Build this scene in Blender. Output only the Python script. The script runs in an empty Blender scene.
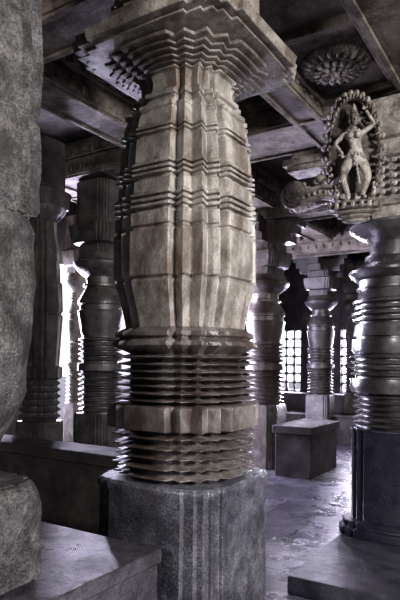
import bpy, bmesh, math, random
from math import sin, cos, pi, radians
from mathutils import Vector, Matrix, noise
random.seed(7)
YAW = radians(32.6)
SY, CY = sin(YAW), cos(YAW)
def W(r, d):            # metres right of / ahead of the standing point -> temple grid
    return (CY*r - SY*d, SY*r + CY*d)

# ------------------------------------------------------------ materials
def stone(name, c1, c2, stain=(0.05,0.04,0.03), stain_amt=0.5, rough=0.7, bump=0.35, scale=6.0, speck=0.25, streak=False, spec=0.4, lo=.47, hi=.6):
    m = bpy.data.materials.new(name); m.use_nodes = True
    nt = m.node_tree; N = nt.nodes; L = nt.links
    b = N['Principled BSDF']
    tc = N.new('ShaderNodeTexCoord')
    mp = N.new('ShaderNodeMapping'); L.new(tc.outputs['Object'], mp.inputs['Vector'])
    if streak: mp.inputs['Scale'].default_value = (1,1,0.4)
    n1 = N.new('ShaderNodeTexNoise'); n1.inputs['Scale'].default_value = scale; n1.inputs['Detail'].default_value = 8; n1.inputs['Roughness'].default_value = .65
    n2 = N.new('ShaderNodeTexNoise'); n2.inputs['Scale'].default_value = scale*.6; n2.inputs['Detail'].default_value = 8; n2.inputs['Roughness'].default_value = .75
    n3 = N.new('ShaderNodeTexNoise'); n3.inputs['Scale'].default_value = 110; n3.inputs['Detail'].default_value = 4
    for n in (n1,n3): L.new(tc.outputs['Object'], n.inputs['Vector'])
    L.new(mp.outputs['Vector'], n2.inputs['Vector'])
    r1 = N.new('ShaderNodeValToRGB'); r1.color_ramp.elements[0].position=.38; r1.color_ramp.elements[1].position=.62
    r1.color_ramp.elements[0].color=(*c1,1); r1.color_ramp.elements[1].color=(*c2,1)
    L.new(n1.outputs['Fac'], r1.inputs['Fac'])
    r2 = N.new('ShaderNodeValToRGB'); r2.color_ramp.elements[0].position=lo; r2.color_ramp.elements[1].position=hi
    r2.color_ramp.elements[0].color=(0,0,0,1); r2.color_ramp.elements[1].color=(stain_amt,)*3+(1,)
    L.new(n2.outputs['Fac'], r2.inputs['Fac'])
    mx = N.new('ShaderNodeMixRGB'); L.new(r2.outputs['Color'], mx.inputs['Fac'])
    L.new(r1.outputs['Color'], mx.inputs['Color1']); mx.inputs['Color2'].default_value=(*stain,1)
    r3 = N.new('ShaderNodeValToRGB'); r3.color_ramp.elements[0].position=.38; r3.color_ramp.elements[1].position=.62
    r3.color_ramp.elements[0].color=(1-speck,)*3+(1,); r3.color_ramp.elements[1].color=(1+speck,)*3+(1,)
    L.new(n3.outputs['Fac'], r3.inputs['Fac'])
    mu = N.new('ShaderNodeMixRGB'); mu.blend_type='MULTIPLY'; mu.inputs['Fac'].default_value=1
    L.new(mx.outputs['Color'], mu.inputs['Color1']); L.new(r3.outputs['Color'], mu.inputs['Color2'])
    L.new(mu.outputs['Color'], b.inputs['Base Color'])
    mr = N.new('ShaderNodeMapRange'); mr.inputs['To Min'].default_value=rough-.1; mr.inputs['To Max'].default_value=rough+.15
    mr.inputs['From Min'].default_value=.35; mr.inputs['From Max'].default_value=.65
    L.new(n2.outputs['Fac'], mr.inputs['Value']); L.new(mr.outputs['Result'], b.inputs['Roughness'])
    b.inputs['Specular IOR Level'].default_value=spec
    ad = N.new('ShaderNodeMath'); ad.operation='MULTIPLY_ADD'; ad.inputs[1].default_value=.25
    L.new(n3.outputs['Fac'], ad.inputs[0]); L.new(n1.outputs['Fac'], ad.inputs[2])
    bp = N.new('ShaderNodeBump'); bp.inputs['Strength'].default_value=bump; bp.inputs['Distance'].default_value=.03
    L.new(ad.outputs[0], bp.inputs['Height']); L.new(bp.outputs['Normal'], b.inputs['Normal'])
    return m

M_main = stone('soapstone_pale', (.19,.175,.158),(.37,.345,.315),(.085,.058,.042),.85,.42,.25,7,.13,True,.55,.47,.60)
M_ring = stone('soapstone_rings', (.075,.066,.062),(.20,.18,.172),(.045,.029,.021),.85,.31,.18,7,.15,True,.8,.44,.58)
M_base = stone('soapstone_base', (.055,.055,.07),(.145,.142,.165),(.03,.026,.028),.7,.36,.4,7,.45,True,.7,.48,.62)
M_cap  = stone('soapstone_capital', (.15,.135,.12),(.32,.295,.265),(.065,.045,.032),.8,.55,.35,8,.15,False,.4)
M_dish = stone('soapstone_tiers', (.08,.07,.062),(.19,.17,.15),(.04,.028,.02),.8,.6,.3,8,.15,False,.35)
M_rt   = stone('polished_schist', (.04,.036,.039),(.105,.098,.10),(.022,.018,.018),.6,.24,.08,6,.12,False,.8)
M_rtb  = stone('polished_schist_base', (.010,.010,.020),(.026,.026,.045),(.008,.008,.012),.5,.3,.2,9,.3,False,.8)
M_carv = stone('carved_figure_stone', (.19,.17,.15),(.38,.35,.32),(.055,.04,.032),.8,.55,.3,14,.15,False,.5,.5,.6)
M_carv_shade= stone('carved_stone_recess_shade', (.05,.042,.037),(.11,.095,.083),(.03,.022,.018),.8,.7,.3,14,.15,False,.4)  # same stone as the figure, with the recess shade put into its colour
M_bg   = stone('pillar_dark_stone', (.032,.029,.029),(.085,.077,.075),(.018,.015,.014),.6,.38,.3,7,.2,False,.6)
M_beam = stone('beam_stone', (.095,.079,.066),(.20,.175,.15),(.03,.022,.017),.8,.7,.5,5,.2)
M_ceil = stone('ceiling_stone', (.042,.035,.029),(.10,.085,.07),(.017,.013,.010),.7,.85,.5,4,.2)
M_rough= stone('rough_weathered_stone', (.042,.038,.039),(.12,.112,.112),(.015,.013,.013),.8,.5,1.0,11,.4,False,.6,.47,.58)
M_plat = stone('platform_stone', (.045,.042,.052),(.11,.10,.12),(.022,.02,.023),.6,.36,.5,7,.3,False,.6)
M_dark = stone('dark_platform_stone', (.016,.015,.022),(.045,.042,.055),(.01,.01,.012),.6,.42,.4,7,.3,False,.5)
M_wall = stone('wall_stone', (.022,.02,.02),(.052,.046,.046),(.012,.01,.01),.6,.75,.5,4,.2,False,.3)

def floor_mat():
    m = stone('flagstone_floor', (.10,.095,.115),(.23,.22,.255),(.05,.045,.055),.6,.26,.4,4,.15,False,.9)
    nt=m.node_tree; N=nt.nodes; L=nt.links; b=N['Principled BSDF']
    tc=N.new('ShaderNodeTexCoord'); br=N.new('ShaderNodeTexBrick')
    br.inputs['Scale'].default_value=1.0; br.inputs['Brick Width'].default_value=.95; br.inputs['Row Height'].default_value=.62
    br.inputs['Mortar Size'].default_value=.012; br.inputs['Mortar Smooth'].default_value=.5
    br.inputs['Color1'].default_value=(1,1,1,1); br.inputs['Color2'].default_value=(.5,.5,.52,1); br.inputs['Mortar'].default_value=(.2,.18,.2,1)
    ns=N.new('ShaderNodeTexNoise'); ns.inputs['Scale'].default_value=3; L.new(tc.outputs['Object'],ns.inputs['Vector'])
    vm=N.new('ShaderNodeVectorMath'); vm.operation='MULTIPLY_ADD'; vm.inputs[1].default_value=(.06,.06,.06)
    L.new(ns.outputs['Color'],vm.inputs[0]); L.new(tc.outputs['Object'],vm.inputs[2]); L.new(vm.outputs[0], br.inputs['Vector'])
    src=b.inputs['Base Color'].links[0].from_socket
    mu=N.new('ShaderNodeMixRGB'); mu.blend_type='MULTIPLY'; mu.inputs['Fac'].default_value=1
    L.new(src,mu.inputs['Color1']); L.new(br.outputs['Color'],mu.inputs['Color2']); L.new(mu.outputs['Color'],b.inputs['Base Color'])
    bp0=b.inputs['Normal'].links[0].from_node
    b2=N.new('ShaderNodeBump'); b2.inputs['Strength'].default_value=.9; b2.inputs['Distance'].default_value=.03; b2.invert=True
    L.new(br.outputs['Fac'],b2.inputs['Height']); L.new(bp0.outputs['Normal'],b2.inputs['Normal']); L.new(b2.outputs['Normal'],b.inputs['Normal'])
    return m
M_floor=floor_mat()

# ------------------------------------------------------------ mesh helpers
def finish(bm, name, mat, loc=(0,0,0), parent=None, rotz=0, sharp=35, bevel=0, jit=0):
    if jit:
        for v in bm.verts:
            n = noise.noise_vector(v.co*9)*jit
            v.co += Vector((n.x,n.y,n.z*.5))
    bmesh.ops.recalc_face_normals(bm, faces=bm.faces)
    for f in bm.faces: f.smooth=True
    for e in bm.edges:
        if len(e.link_faces)==2 and e.calc_face_angle(0)>radians(sharp): e.smooth=False
    me=bpy.data.meshes.new(name); bm.to_mesh(me); bm.free()
    ob=bpy.data.objects.new(name,me); bpy.context.scene.collection.objects.link(ob)
    me.materials.append(mat); ob.location=loc; ob.rotation_euler[2]=rotz
    if parent: ob.parent=parent
    if bevel:
        b=ob.modifiers.new('worn_edges','BEVEL'); b.width=bevel; b.segments=2; b.limit_method='ANGLE'; b.angle_limit=radians(40); b.harden_normals=False
    return ob
def box(bm,x0,x1,y0,y1,z0,z1,M=None):
    vs=[bm.verts.new((M@Vector(p)) if M else p) for p in ((x0,y0,z0),(x1,y0,z0),(x1,y1,z0),(x0,y1,z0),(x0,y0,z1),(x1,y0,z1),(x1,y1,z1),(x0,y1,z1))]
    for f in ((0,3,2,1),(4,5,6,7),(0,1,5,4),(1,2,6,5),(2,3,7,6),(3,0,4,7)): bm.faces.new([vs[i] for i in f])
def ell(bm,c,r,rot=None,u=10,v=7):
    M=Matrix.Translation(c)@(rot.to_4x4() if rot else Matrix())@Matrix.Diagonal((*r,1))
    bmesh.ops.create_uvsphere(bm,u_segments=u,v_segments=v,radius=1,matrix=M)
def disc(bm,M,r,w,seg=24):
    bmesh.ops.create_cone(bm,cap_ends=True,segments=seg,radius1=r,radius2=r,depth=w,matrix=M@Matrix.Rotation(pi/2,4,'X'))
def quarter(pts):
    out=[]
    for k in range(4):
        a=k*pi/2
        for x,y in pts: out.append((x*cos(a)-y*sin(a), x*sin(a)+y*cos(a)))
    mx=max(math.hypot(*p) for p in out)
    out=[(x/mx,y/mx) for x,y in out]
    res=[]
    for i in range(len(out)):
        a=out[i]; b=out[(i+1)%len(out)]
        l=math.hypot(a[0]-b[0],a[1]-b[1]); n=4 if l>.3 else (2 if l>.13 else 1)
        for j in range(n):
            t=j/n; res.append((a[0]+(b[0]-a[0])*t,a[1]+(b[1]-a[1])*t))
    return res
STEP=quarter([(1,-.35),(1,.35),(.83,.37),(.94,.56),(.75,.59),(.82,.82),(.59,.75),(.56,.94),(.37,.83)])
BLOCK=quarter([(1,-.60),(1,.60),(.94,.60),(.94,.77),(.88,.77),(.88,.88),(.77,.88),(.77,.94),(.60,.94)])
CIRC=[(cos(i*2*pi/56),sin(i*2*pi/56)) for i in range(56)]
def loft(bm, sec, rows):
    prev=None
    for row in rows:
        z,R=row[0],row[1]; c=row[2] if len(row)>2 else 0
        ring=[]
        for x,y in sec:
            h=math.hypot(x,y); cx,cy=x/h,y/h
            ring.append(bm.verts.new(((x*(1-c)+cx*c*.97)*R,(y*(1-c)+cy*c*.97)*R,z)))
        if prev:
            n=len(ring)
            for i in range(n): bm.faces.new((prev[i],prev[(i+1)%n],ring[(i+1)%n],ring[i]))
        else: bm.faces.new(list(reversed(ring)))
        prev=ring
    bm.faces.new(prev)
def rings(z0,z1,n,ro,ri,c,flat=.12):
    out=[]; h=(z1-z0)/n
    for i in range(n):
        a=z0+i*h; w=ro*(1+.02*sin(i*2.3))
        out+=[(a,ri,c),(a+h*.15,ri,c),(a+h*.45,w-.004,c),(a+h*(.45+flat),w,c),(a+h*.88,ri+.12*(w-ri),c)]
    out.append((z1,ri,c))
    return out
def grooves(z0,z1,n,ro,d,c):
    out=[]; h=(z1-z0)/n
    for i in range(n):
        a=z0+i*h
        out+=[(a,ro-d,c),(a+h*.3,ro-d,c),(a+h*.38,ro,c),(a+h*.92,ro,c)]
    return out
def bracket(bm,a,r0,L,w,z0,z1,n=3):
    M=Matrix.Rotation(a,4,'Z')
    for i in range(n):
        u0=z0+(z1-z0)*i/n; u1=z0+(z1-z0)*(i+1)/n
        l=L*math.sqrt((i+1)/n); box(bm,r0,r0+l,-w+.012*(i%2),w-.012*(i%2),u0,u1,M)

# ------------------------------------------------------------ main pillar
MX,MY=W(-.075,3.0)
bm=bmesh.new()
loft(bm,BLOCK,[(0,.475),(.10,.475),(.11,.46),(.845,.452),(.86,.463),(.885,.463),(.90,.445)])
main=finish(bm,'carved_temple_pillar',M_base,(MX,MY,0),bevel=.004,jit=.004)
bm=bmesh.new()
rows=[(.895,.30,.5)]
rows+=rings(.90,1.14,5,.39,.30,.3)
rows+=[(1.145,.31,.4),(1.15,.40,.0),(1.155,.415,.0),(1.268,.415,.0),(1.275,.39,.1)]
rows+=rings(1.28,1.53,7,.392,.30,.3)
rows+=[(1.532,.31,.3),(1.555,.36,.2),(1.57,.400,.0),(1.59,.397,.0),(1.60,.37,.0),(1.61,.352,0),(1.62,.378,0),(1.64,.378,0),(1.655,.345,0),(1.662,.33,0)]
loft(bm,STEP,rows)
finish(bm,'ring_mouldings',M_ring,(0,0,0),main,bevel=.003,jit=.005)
bm=bmesh.new()
rows=[(1.66,.325,0),(1.70,.331,0),(1.76,.344,0),(1.82,.360,0),(1.885,.380,0),(1.897,.370,0),(1.903,.370,0),(1.912,.390,0),
 (2.02,.391,0),(2.135,.390,0),(2.145,.370,0),(2.155,.370,0),(2.16,.386,0),(2.225,.384,0),(2.232,.360,0)]
rows+=grooves(2.235,2.32,3,.388,.034,0)
rows+=[(2.325,.368,0),(2.385,.366,0),(2.39,.352,0)]
rows+=grooves(2.395,2.47,3,.380,.034,0)
rows+=[(2.475,.360,0),(2.55,.357,0),(2.60,.350,0),(2.605,.334,0)]
rows+=grooves(2.61,2.655,2,.355,.024,0)
rows+=[(2.66,.342,0),(2.70,.337,0),(2.735,.322,0),(2.745,.337,0),(2.765,.337,0),(2.77,.305,0),(2.79,.29,0),(2.81,.276,0),(2.815,.300,0),(2.838,.300,0),(2.842,.265,0),
 (2.87,.252,0),(2.91,.25,0),(2.94,.264,0),(2.945,.285,.1),(2.955,.285,.2)]
loft(bm,STEP,rows)
finish(bm,'fluted_shaft',M_main,(0,0,0),main,bevel=.003,jit=.003)
bm=bmesh.new()
rows=[(2.95,.27,.6),(2.953,.30,.6),(2.960,.31,.5),(2.962,.29,.6),(2.966,.335,.5),(2.974,.34,.5),(2.976,.31,.6),(2.980,.37,.5),(2.990,.375,.5),(2.992,.34,.5),(2.998,.405,.4),(3.008,.41,.4),(3.010,.375,.5),(3.018,.445,.3),(3.032,.45,.3),(3.034,.42,.3),(3.048,.42,.3)]
loft(bm,STEP,rows)
finish(bm,'star_tier_dish',M_dish,(0,0,0),main,bevel=.002,jit=.003)
# capital
bm=bmesh.new()
loft(bm,BLOCK,[(3.045,.50),(3.05,.555),(3.058,.558),(3.060,.54),(3.066,.54),(3.068,.60),(3.12,.615),(3.13,.585),(3.16,.505),(3.20,.46),(3.21,.475),(3.235,.475),(3.24,.40),(3.30,.395),(3.305,.415),(3.33,.415),(3.335,.395),(3.52,.395)])
finish(bm,'capital',M_cap,(0,0,0),main,bevel=.005,jit=.008)

# ------------------------------------------------------------ turned pillar (right)
RX,RY=W(1.66,4.6)
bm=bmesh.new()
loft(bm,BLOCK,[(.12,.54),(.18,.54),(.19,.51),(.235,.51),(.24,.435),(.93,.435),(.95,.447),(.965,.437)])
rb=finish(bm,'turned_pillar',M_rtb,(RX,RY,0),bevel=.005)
bm=bmesh.new()
rows=[(.962,.33)]
rows+=[(r[0],r[1]) for r in rings(.965,1.24,6,.385,.325,1,.15)]
rows+=[(1.245,.36),(1.25,.40),(1.30,.415),(1.36,.41),(1.365,.37)]
rows+=[(r[0],r[1]) for r in rings(1.37,1.56,4,.41,.37,1,.25)]
rows+=[(1.565,.385),(1.60,.40),(1.68,.395),(1.685,.365),(1.70,.365),(1.705,.39),(1.80,.375),(1.805,.355)]
rows+=[(r[0],r[1]) for r in rings(1.81,2.0,4,.395,.35,1,.35)]
rows+=[(2.005,.36),(2.08,.345),(2.085,.365),(2.10,.365),(2.105,.345),(2.16,.35),(2.165,.375),(2.19,.40),(2.215,.43),(2.235,.43),(2.24,.40),(2.27,.37),(2.29,.33),(2.33,.28),
 (2.34,.30),(2.36,.30),(2.365,.26),(2.46,.26),(2.50,.29),(2.52,.34),(2.56,.40),(2.58,.43),(2.60,.43),(2.61,.40)]
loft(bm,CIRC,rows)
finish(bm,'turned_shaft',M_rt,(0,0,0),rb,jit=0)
bm=bmesh.new()
loft(bm,BLOCK,[(2.60,.36),(2.72,.36),(2.73,.40),(2.78,.40),(2.79,.36),(3.10,.34),(3.11,.40),(3.16,.44),(3.22,.44),(3.23,.5),(3.30,.53),(3.52,.53)])
for k in range(4):
    for j in range(5):
        for i in range(5):
            a=k*pi/2; t=Vector((cos(a),sin(a),0)); s=Vector((-sin(a),cos(a),0))
            c=t*.335+s*(i-2)*.09+Vector((0,0,2.82+j*.06)); ell(bm,c,(.022,.03,.022),Matrix.Rotation(a,3,'Z'),6,5)
for k in range(3):      # S-scroll bracket arms with volutes (the fourth side carries the dancer)
    a=k*pi/2; M=Matrix.Rotation(a,4,'Z')
    pts=[(.26+.60*(j/12), 2.70+.24*(j/12)+.13*sin(pi*j/12)) for j in range(13)]
    for j in range(12):
        (xa,za),(xb,zb)=pts[j],pts[j+1]; ang=math.atan2(zb-za,xb-xa)
        S=M@Matrix.Translation(((xa+xb)/2,0,(za+zb)/2))@Matrix.Rotation(-ang,4,'Y')
        h=.075-.002*j; box(bm,-.034,.034,-.10,.10,-h,h,S)
        for sg in (-1,1): 
            box(bm,-.030,.030,sg*.115-.012,sg*.115+.012,h-.035,h-.005,S)
            box(bm,-.030,.030,sg*.112-.012,sg*.112+.012,-h+.005,-h+.03,S)
            p=S@Vector((0,sg*.10,0)); ell(bm,p,(.02,.02,.02),None,6,5)
        p=S@Vector((0,0,-h)); ell(bm,p,(.025,.025,.025),None,6,5)
    for (r,w) in ((.125,.18),(.10,.215),(.085,.18),(.065,.24),(.03,.27)):
        disc(bm,M@Matrix.Translation((.93,0,2.99)),r,w)
    for q in range(12):
        th=q*pi/6; p=M@Vector((.93+.125*cos(th),0,2.99+.125*sin(th))); ell(bm,p,(.022,.022,.022),None,6,5)
    for (x,y,z,rr) in ((.55,0,2.99,(.11,.06,.065)),(.66,0,3.05,(.06,.055,.07)),(.71,0,3.12,(.05,.05,.05)),(.755,0,3.10,(.03,.03,.025)),(.44,0,2.98,(.06,.06,.07))):
        ell(bm,M@Vector((x,y,z)),rr,Matrix.Rotation(a,3,'Z'),12,8)
    for sg in (-1,1):
        ell(bm,M@Vector((.68,sg*.045,2.98)),(.022,.02,.07),Matrix.Rotation(a,3,'Z'),8,6)
        ell(bm,M@Vector((.45,sg*.055,2.93)),(.045,.022,.06),Matrix.Rotation(a,3,'Z'),8,6)
        ell(bm,M@Vector((.69,sg*.04,3.165)),(.014,.012,.02),Matrix.Rotation(a,3,'Z'),6,5)
    box(bm,.3,.98,-.12,.12,3.19,3.24,M); box(bm,.3,1.02,-.14,.14,3.24,3.30,M); box(bm,.3,.95,-.10,.10,3.29,3.36,M)
finish(bm,'bracket_capital',M_carv,(0,0,0),rb,jit=.006,bevel=.003)

# ------------------------------------------------------------ madanika bracket figure
def skin(name, pts, edges, mat, parent, sub=2, root=0):
    me=bpy.data.meshes.new(name); me.from_pydata([p[:3] for p in pts],edges,[])
    ob=bpy.data.objects.new(name,me); bpy.context.scene.collection.objects.link(ob)
    m=ob.modifiers.new('skin','SKIN'); m.use_smooth_shade=True
    if not me.skin_vertices:
        try:
            bpy.context.view_layer.objects.active=ob
            bpy.ops.mesh.customdata_skin_add()
        except Exception as e: print('skin',e)
    for i,p in enumerate(pts):
        d=me.skin_vertices[0].data[i] if me.skin_vertices else None
        if d: d.radius=(p[3],p[4] if len(p)>4 else p[3]); d.use_root=(i==root)
    s=ob.modifiers.new('sub','SUBSURF'); s.levels=sub; s.render_levels=sub
    me.materials.append(mat); ob.parent=parent
    return ob
FX,FY=W(1.125,4.10)
fig_e=bpy.data.objects.new('dancer_bracket_sculpture',None); bpy.context.scene.collection.objects.link(fig_e)
fig_e.location=(FX,FY,2.64); fig_e.rotation_euler=(radians(8),radians(-3),YAW-radians(8))
P=[(0,0,.34,.060,.05),(.012,0,.40,.040,.034),(-.006,-.008,.47,.056,.040),(-.002,0,.525,.020,.020),(.0,-.004,.55,.024,.024),
 (-.05,0,.30,.040),(-.10,-.055,.19,.030),(-.05,.0,.06,.018),(-.065,-.045,.045,.016),
 (.055,0,.30,.040),(.085,-.05,.185,.030),(.045,0,.06,.018),(.065,-.045,.045,.016),
 (-.072,0,.495,.022),(-.14,-.02,.43,.017),(-.10,-.06,.36,.012),(-.09,-.07,.345,.012),
 (.066,0,.50,.022),(.14,-.015,.545,.017),(.085,-.045,.62,.012),(.075,-.05,.635,.012)]
E=[(0,1),(1,2),(2,3),(3,4),(0,5),(5,6),(6,7),(7,8),(0,9),(9,10),(10,11),(11,12),(2,13),(13,14),(14,15),(15,16),(2,17),(17,18),(18,19),(19,20)]
P=[(p[0],p[1]-.045,*p[2:]) for p in P]
skin('dancer_body',P,E,M_carv,fig_e)
for hi,(base,dr) in enumerate((((-.09,-.115,.345),(-.3,-.4,-1)),((.075,-.095,.635),(-.6,-.2,.9)))):
    pts=[(*base,.009)]; ed=[]
    d=Vector(dr).normalized(); sd=d.cross(Vector((0,1,0))).normalized()
    for k in range(5):
        ln=(.018,.028,.031,.028,.022)[k]; off=sd*((k-2)*.006)
        a=Vector(base)+off+d*ln*.6+sd*(-.012 if k==0 else 0); b=a+d*ln*.5+Vector((0,-.006,0))
        pts+=[(*a,.0042),(*b,.0034)]; ed+=[(0,len(pts)-2),(len(pts)-2,len(pts)-1)]
    skin('hand_%d'%(hi+1),pts,ed,M_carv,fig_e,1)
bm=bmesh.new()
ell(bm,Vector((.004,-.006,.588)),(.031,.034,.040),None,16,12)
ell(bm,Vector((.004,-.040,.585)),(.006,.009,.010)); ell(bm,Vector((.004,-.036,.568)),(.012,.006,.004))
for s in (-1,1):
    ell(bm,Vector((.004+s*.012,-.035,.594)),(.007,.004,.004)); ell(bm,Vector((.004+s*.034,-.002,.582)),(.009,.012,.018))
    ell(bm,Vector((-.006+s*.026,-.048,.475)),(.024,.024,.024),None,12,8)
for z,r in ((.620,.036),(.640,.030),(.658,.023),(.674,.015),(.688,.008)): ell(bm,Vector((.004,0,z)),(r,r,.013),None,14,6)
for i in range(16):
    a=i*pi/8; ell(bm,Vector((cos(a)*.062,sin(a)*.050,.345-.006*cos(a*2))),(.012,.012,.012),None,6,5)
    ell(bm,Vector((-.004+cos(a)*.036,-.018+sin(a)*.030,.515-.012*(sin(a)<0))),(.008,.008,.008),None,6,5)
for i in range(7): ell(bm,Vector((-.005+.004*i,-.062,.33-.03*i)),(.010,.01,.018),None,6,5)
for v in bm.verts: v.co.y-=.045
finish(bm,'head_and_ornaments',M_carv,(0,0,0),fig_e)
bm=bmesh.new()
ell(bm,Vector((0,.06,.37)),(.185,.025,.38),None,28,14)
for i in range(22):
    a=random.random()*2*pi; q=.80+.14*random.random()
    ell(bm,Vector((.17*q*cos(a),.035,.38+.34*q*sin(a))),(.014,.02,.017),None,6,5)
finish(bm,'arch_recess',M_carv_shade,(0,0,0),fig_e,jit=.004)
bm=bmesh.new()
for i in range(48):
    a=i*2*pi/48; c=Vector((.178*cos(a),-.005,.37+.385*sin(a)))
    ell(bm,c,(.018,.06,.018),None,8,6)
for i in range(32):
    a=i*2*pi/32; c=Vector((.208*cos(a+.06),.01,.37+.415*sin(a+.06)))
    ell(bm,c,(.024,.045,.024),None,8,6)
for i,(x,z) in enumerate([(-.13,.09),(.13,.09)]):
    ell(bm,Vector((x,-.03,z)),(.020,.022,.042)); ell(bm,Vector((x,-.035,z+.052)),(.015,.016,.017))
for z,r in ((.02,.17),(-.01,.19),(-.045,.165),(-.075,.13),(-.105,.095)): ell(bm,Vector((0,.03,z)),(r,r*.75,.022),None,24,6)
for i in range(18):
    a=i*2*pi/18; ell(bm,Vector((.18*cos(a),.03+.135*sin(a),.0)),(.018,.02,.024),None,6,5)
finish(bm,'foliate_arch',M_carv,(0,0,0),fig_e,jit=.004)
bm=bmesh.new()     # stone tenons tying the sculpture back into the capital
box(bm,-.09,.09,.04,.46,-.02,.10); box(bm,-.07,.07,.06,.46,.62,.72)
finish(bm,'tenon',M_carv,(0,0,0),fig_e,bevel=.01)

# ------------------------------------------------------------ background pillars
def bg_pillar(r,d,kind,z0=.0,s=1.0,mat=None,top=3.52,name='temple_pillar',br=True):
    X,Y=W(r,d); bm=bmesh.new()
    if kind=='bell':
        loft(bm,BLOCK,[(z0,.36*s),(.85,.36*s),(.88,.34*s)])
        rw=[(.88,.24*s)]+[(a[0],a[1]*s) for a in rings(.89,1.35,8,.30,.24,1,.2)]
        rw+=[(1.36,.26*s),(1.37,.31*s),(1.45,.31*s),(1.46,.25*s)]+[(a[0],a[1]*s) for a in rings(1.47,1.75,5,.30,.25,1,.2)]
        rw+=[(1.76,.25*s),(1.80,.27*s),(2.02,.31*s),(2.05,.32*s),(2.06,.29*s),(2.12,.29*s),(2.13,.31*s),(2.17,.31*s),(2.25,.26*s),(2.32,.21*s),(2.33,.24*s),(2.36,.24*s),(2.37,.20*s),(2.44,.21*s)]
        rw+=[(2.46,.25*s),(2.52,.33*s),(2.56,.37*s),(2.60,.38*s),(2.62,.34*s),(2.70,.30*s)]
        loft(bm,CIRC,rw)
        loft(bm,BLOCK,[(2.69,.30*s),(2.80,.30*s),(2.82,.38*s),(2.9,.42*s),(3.02,.44*s),(3.04,.34*s),(top,.34*s)])
    else:
        loft(bm,BLOCK,[(z0,.36*s),(.9,.36*s),(.92,.34*s)])
        rw=[(.92,.26*s,0)]+[(a[0],a[1]*s,a[2]) for a in rings(.93,1.3,6,.32,.27,.3)]
        rw+=[(1.31,.3*s,0),(1.32,.34*s,0),(1.42,.34*s,0),(1.43,.29*s,0),(1.5,.30*s,0),(1.9,.34*s,0),(1.92,.31*s,0),(1.95,.34*s,0),(2.2,.33*s,0),(2.22,.30*s,0),(2.4,.29*s,0),(2.42,.31*s,0),(2.5,.30*s,0),(2.7,.24*s,0),(2.78,.24*s,0),(2.8,.3*s,.5),(2.86,.38*s,.8),(2.9,.40*s,.8)]
        loft(bm,STEP,rw)
        loft(bm,BLOCK,[(2.9,.42*s),(3.05,.46*s),(3.08,.36*s),(top,.36*s)])
    if br:
        for k in range(4): bracket(bm,k*pi/2,.25*s,.32,.15*s,3.14,3.46)
    return finish(bm,name,mat or M_bg,(X,Y,0),jit=.003)
bg_pillar(-1.50,5.25,'step',.0,.60,br=False)
bg_pillar(-1.15,6.5,'bell',.0,.85,br=False)
bg_pillar(-1.76,8.0,'bell',.0,.50,M_main,br=False)
bg_pillar(.93,8.0,'bell',.0,.9,M_ring)
bg_pillar(2.24,10.4,'bell',.0,.80)
bg_pillar(3.0,10.9,'bell',.0,.55)

# ------------------------------------------------------------ near-left pillar on platform
LX,LY=W(-.968,2.1)
bm=bmesh.new()
loft(bm,BLOCK,[(.66,.37),(.78,.375),(.79,.36),(.98,.365),(1.01,.355),(1.03,.34)])
loft(bm,CIRC,[(1.02,.20),(1.10,.17),(1.16,.20),(1.28,.27),(1.36,.30),(1.50,.315),(1.80,.325),(1.98,.32),(2.03,.30),(2.05,.28)])
loft(bm,STEP,[(2.04,.33),(2.06,.345),(2.4,.35),(2.42,.33),(2.44,.35),(3.2,.36),(3.25,.42),(3.54,.45)])
bmesh.ops.subdivide_edges(bm,edges=[e for e in bm.edges if e.calc_length()>.12],cuts=3,use_grid_fill=True)
for v in bm.verts:
    n=noise.noise_vector(v.co*5)*.02+noise.noise_vector(v.co*14)*.010; n.z=max(n.z,-.01); v.co+=n
finish(bm,'weathered_pillar',M_rough,(LX,LY,0),bevel=0,jit=.006)

# ------------------------------------------------------------ room
def slab(name,mat,*a,bevel=0.01):
    bm=bmesh.new(); box(bm,*a); return finish(bm,name,mat,bevel=bevel)
X0,X1,Y0,Y1=-6.2,3.2,-3.5,11.2
slab('floor',M_floor,X0-.4,X1+.4,Y0-.4,Y1+.4,-.2,0)
slab('ceiling',M_ceil,X0-.4,X1+.4,Y0-.4,Y1+.4,3.9,4.2)
slab('outside_ground',M_plat,-40,30,-30,45,-.5,-.22)
def wall(name,axis,c,t,a0,a1,zt,opens):
    bm=bmesh.new(); cur=a0
    def bx(u0,u1,z0,z1):
        if axis=='x': box(bm,c,c+t,u0,u1,z0,z1)
        else: box(bm,u0,u1,c,c+t,z0,z1)
    for (o0,o1,z0,z1) in opens:
        bx(cur,o0,0,zt)
        if z0>0: bx(o0,o1,0,z0)
        bx(o0,o1,z1,zt); cur=o1
    bx(cur,a1,0,zt)
    return finish(bm,name,M_wall,bevel=.01)
wins_back=[(-5.32,-4.62,.86,2.15),(-3.75,-3.2,.86,2.15),(-2.9,-2.3,.86,2.15)]
wall('wall_back','y',Y1,.35,X0-.35,X1+.35,3.9,wins_back)
wall('wall_left','x',X0-.35,.35,Y0,Y1,3.9,[(5.30,6.90,.36,2.9),(7.05,7.9,.8,2.7)])
wall('wall_right','x',X1,.35,Y0,Y1,3.9,[(-1.5,3.4,.7,3.4)])  # unseen wall; its opening is made up to let key lamp and sky in
wall('fill_blocker_wall','y',Y0-.35,.35,X0-.35,X1+.35,3.9,[(-1.6,.4,0,2.8)])  # unseen wall added behind the camera to hold back sky fill
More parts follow.
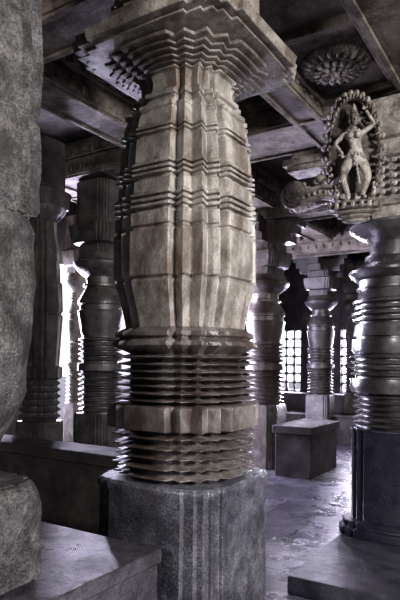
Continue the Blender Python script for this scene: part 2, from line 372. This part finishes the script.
def jali(name,x0,x1,z0,z1,y):
    bm=bmesh.new(); nx=max(3,int((x1-x0)/.16)); nz=int((z1-z0)/.17); w=.017
    for i in range(nx+1):
        u=x0+(x1-x0)*i/nx; box(bm,u-w,u+w,y-.03,y+.03,z0,z1)
    for j in range(nz+1):
        v=z0+(z1-z0)*j/nz; box(bm,x0,x1,y-.03,y+.03,v-w,v+w)
    for i in range(nx+1):
        for j in range(nz+1):
            ell(bm,Vector((x0+(x1-x0)*i/nx,y-.03,z0+(z1-z0)*j/nz)),(.045,.02,.045),None,8,5)
    finish(bm,name,M_bg)
for i,(a,b,c,d) in enumerate(wins_back): jali('window_%d'%(i+1),a,b,c,d,Y1+.1)

def beam(ax,c,h,z0,a0,a1,z1=3.9,name='ceiling_beam',mat=None,dent=True):
    bm=bmesh.new()
    def bx(o0,o1,u0,u1,p,q):
        if ax=='y': box(bm,c+o0,c+o1,u0,u1,p,q)
        else: box(bm,u0,u1,c+o0,c+o1,p,q)
    bx(-h,h,a0,a1,z0,z0+.14); bx(-h+.03,h-.03,a0,a1,z0+.12,z0+.2); bx(-h-.02,h+.02,a0,a1,z0+.18,z1)
    for s in (-1,1):
        e=sorted((s*(h-.02),s*(h-.06))); bx(e[0],e[1],a0,a1,z0-.02,z0+.01)
    if dent:
        n=int((a1-a0)/.14)
        for i in range(n):
            u=a0+(i+.5)*(a1-a0)/n
            bx(-h-.05,h+.05,u-.04,u+.04,z0+.20,z0+.27)
            bx(-h-.015,h+.015,u-.025,u+.025,z0+.04,z0+.10)
    return finish(bm,name,mat or M_beam,bevel=.006)
beam('y',-1.81,.14,3.54,Y0,Y1)
beam('y',-.80,.24,3.541,Y0,Y1)
beam('y',-3.35,.2,3.54,Y0,Y1)
beam('y',-5.1,.2,3.54,Y0,Y1)
beam('x',2.48,.2,3.542,X0,X1)
beam('x',4.80,.34,3.543,X0,X1)
beam('x',7.1,.22,3.45,X0,X1)
beam('x',9.2,.22,3.35,X0,X1)
bm=bmesh.new()
box(bm,-1.67,-1.04,2.68,4.46,3.66,3.75)
for a in ((-1.67,-1.62,2.68,4.46),(-1.09,-1.04,2.68,4.46),(-1.67,-1.04,4.38,4.46),(-1.67,-1.04,3.40,3.46),(-1.67,-1.04,2.68,2.75)): box(bm,*a,3.60,3.68)
finish(bm,'ceiling_panel',M_beam,bevel=.008,jit=.003)
bm=bmesh.new()
cx,cy=-1.37,3.92
for rr,n,sz,z in ((.195,22,(.045,.022,.035),3.625),(.13,15,(.042,.022,.04),3.605),(.07,9,(.032,.018,.03),3.59)):
    for i in range(n):
        a=i*2*pi/n; ell(bm,Vector((cx+rr*cos(a),cy+rr*sin(a),z)),sz,Matrix.Rotation(a,3,'Z'),8,6)
ell(bm,Vector((cx,cy,3.58)),(.035,.035,.045))
for rr,z in ((.235,3.64),(.16,3.60),(.095,3.59)):
    for i in range(48):
        a=i*2*pi/48; ell(bm,Vector((cx+rr*cos(a),cy+rr*sin(a),z)),(.012,.018,.014),Matrix.Rotation(a,3,'Z'),6,5)
bmesh.ops.create_cone(bm,cap_ends=True,segments=40,radius1=.225,radius2=.24,depth=.05,matrix=Matrix.Translation((cx,cy,3.645)))
finish(bm,'ceiling_lotus',M_carv,jit=.002)

# platforms, benches
bm=bmesh.new(); box(bm,-5.2,-1.52,-2.5,MY-.445,0,.60); box(bm,-5.2,-1.50,-2.5,MY-.44,.58,.645)
finish(bm,'stone_platform',M_plat,bevel=.012)
bm=bmesh.new(); box(bm,-1.46,X1,3.34,Y1,0,.12)
finish(bm,'raised_floor',M_dark,bevel=.012)
bm=bmesh.new(); box(bm,-5.5,-2.3,2.85,3.05,0,.80); box(bm,-5.5,-2.28,2.80,3.10,.78,.86)
finish(bm,'stone_parapet',M_wall,bevel=.01)
bm=bmesh.new(); box(bm,-3.11,-2.62,6.7,7.7,.0,.58); box(bm,-3.14,-2.59,6.67,7.73,.56,.66)
finish(bm,'stone_bench',M_wall,bevel=.01)
bm=bmesh.new(); box(bm,-5.8,-1.46,Y1-1.3,Y1,0,.5); box(bm,-5.8,-1.46,Y1-.5,Y1,.4,.84)
finish(bm,'window_seat',M_wall,bevel=.01)

# ------------------------------------------------------------ light
def area(name,loc,target,size,power,col,sy=None):
    l=bpy.data.lights.new(name,'AREA'); l.energy=power; l.color=col; l.size=size
    if sy: l.shape='RECTANGLE'; l.size_y=sy
    o=bpy.data.objects.new(name,l); bpy.context.scene.collection.objects.link(o)
    o.location=loc; o.rotation_euler=(Vector(target)-Vector(loc)).to_track_quat('-Z','Y').to_euler()
area('added_key_light',(3.9,.9,3.0),(MX,MY,2.4),1.0,560,(1,.975,.95))  # added key lamp beyond the right wall, brightens the main pillar
area('added_front_fill',(-1.9,-2.9,2.6),(MX-.1,MY,2.5),.8,140,(1,.965,.93))  # added fill lamp inside the hall, lifts the front of the main pillar
area('opening_daylight',(X0-.6,6.15,1.8),(-3,6.1,1.0),1.4,1000,(.80,.76,1),2.4)
area('side_daylight',(X0-.6,7.5,2.0),(-3,7.6,1.0),.8,400,(.80,.76,1),1.8)
area('window_daylight',(-5.0,Y1+.8,1.6),(-4,7,.6),.8,500,(.84,.80,1),1.3)
area('window_daylight.001',(-3.1,Y1+.8,1.8),(-2.4,6,.3),1.5,1200,(.82,.78,1),1.3)
w=bpy.data.worlds.new('sky'); bpy.context.scene.world=w; w.use_nodes=True
bg=w.node_tree.nodes['Background']; bg.inputs['Color'].default_value=(.84,.82,1,1); bg.inputs['Strength'].default_value=1.5

# ------------------------------------------------------------ camera
cam=bpy.data.cameras.new('camera'); co=bpy.data.objects.new('camera',cam); bpy.context.scene.collection.objects.link(co)
cam.sensor_fit='VERTICAL'; cam.sensor_height=36; cam.lens=33.6; cam.shift_y=.1; cam.clip_start=.05
co.matrix_world=Matrix.Translation((0,0,1.5))@Matrix.Rotation(YAW,4,'Z')@Matrix.Rotation(pi/2,4,'X')@Matrix.Rotation(radians(.5),4,'Z')
bpy.context.scene.camera=co
try: bpy.context.scene.view_settings.view_transform='Standard'
except: pass
try: bpy.context.scene.view_settings.look='Medium High Contrast'
except Exception as e: print(e)
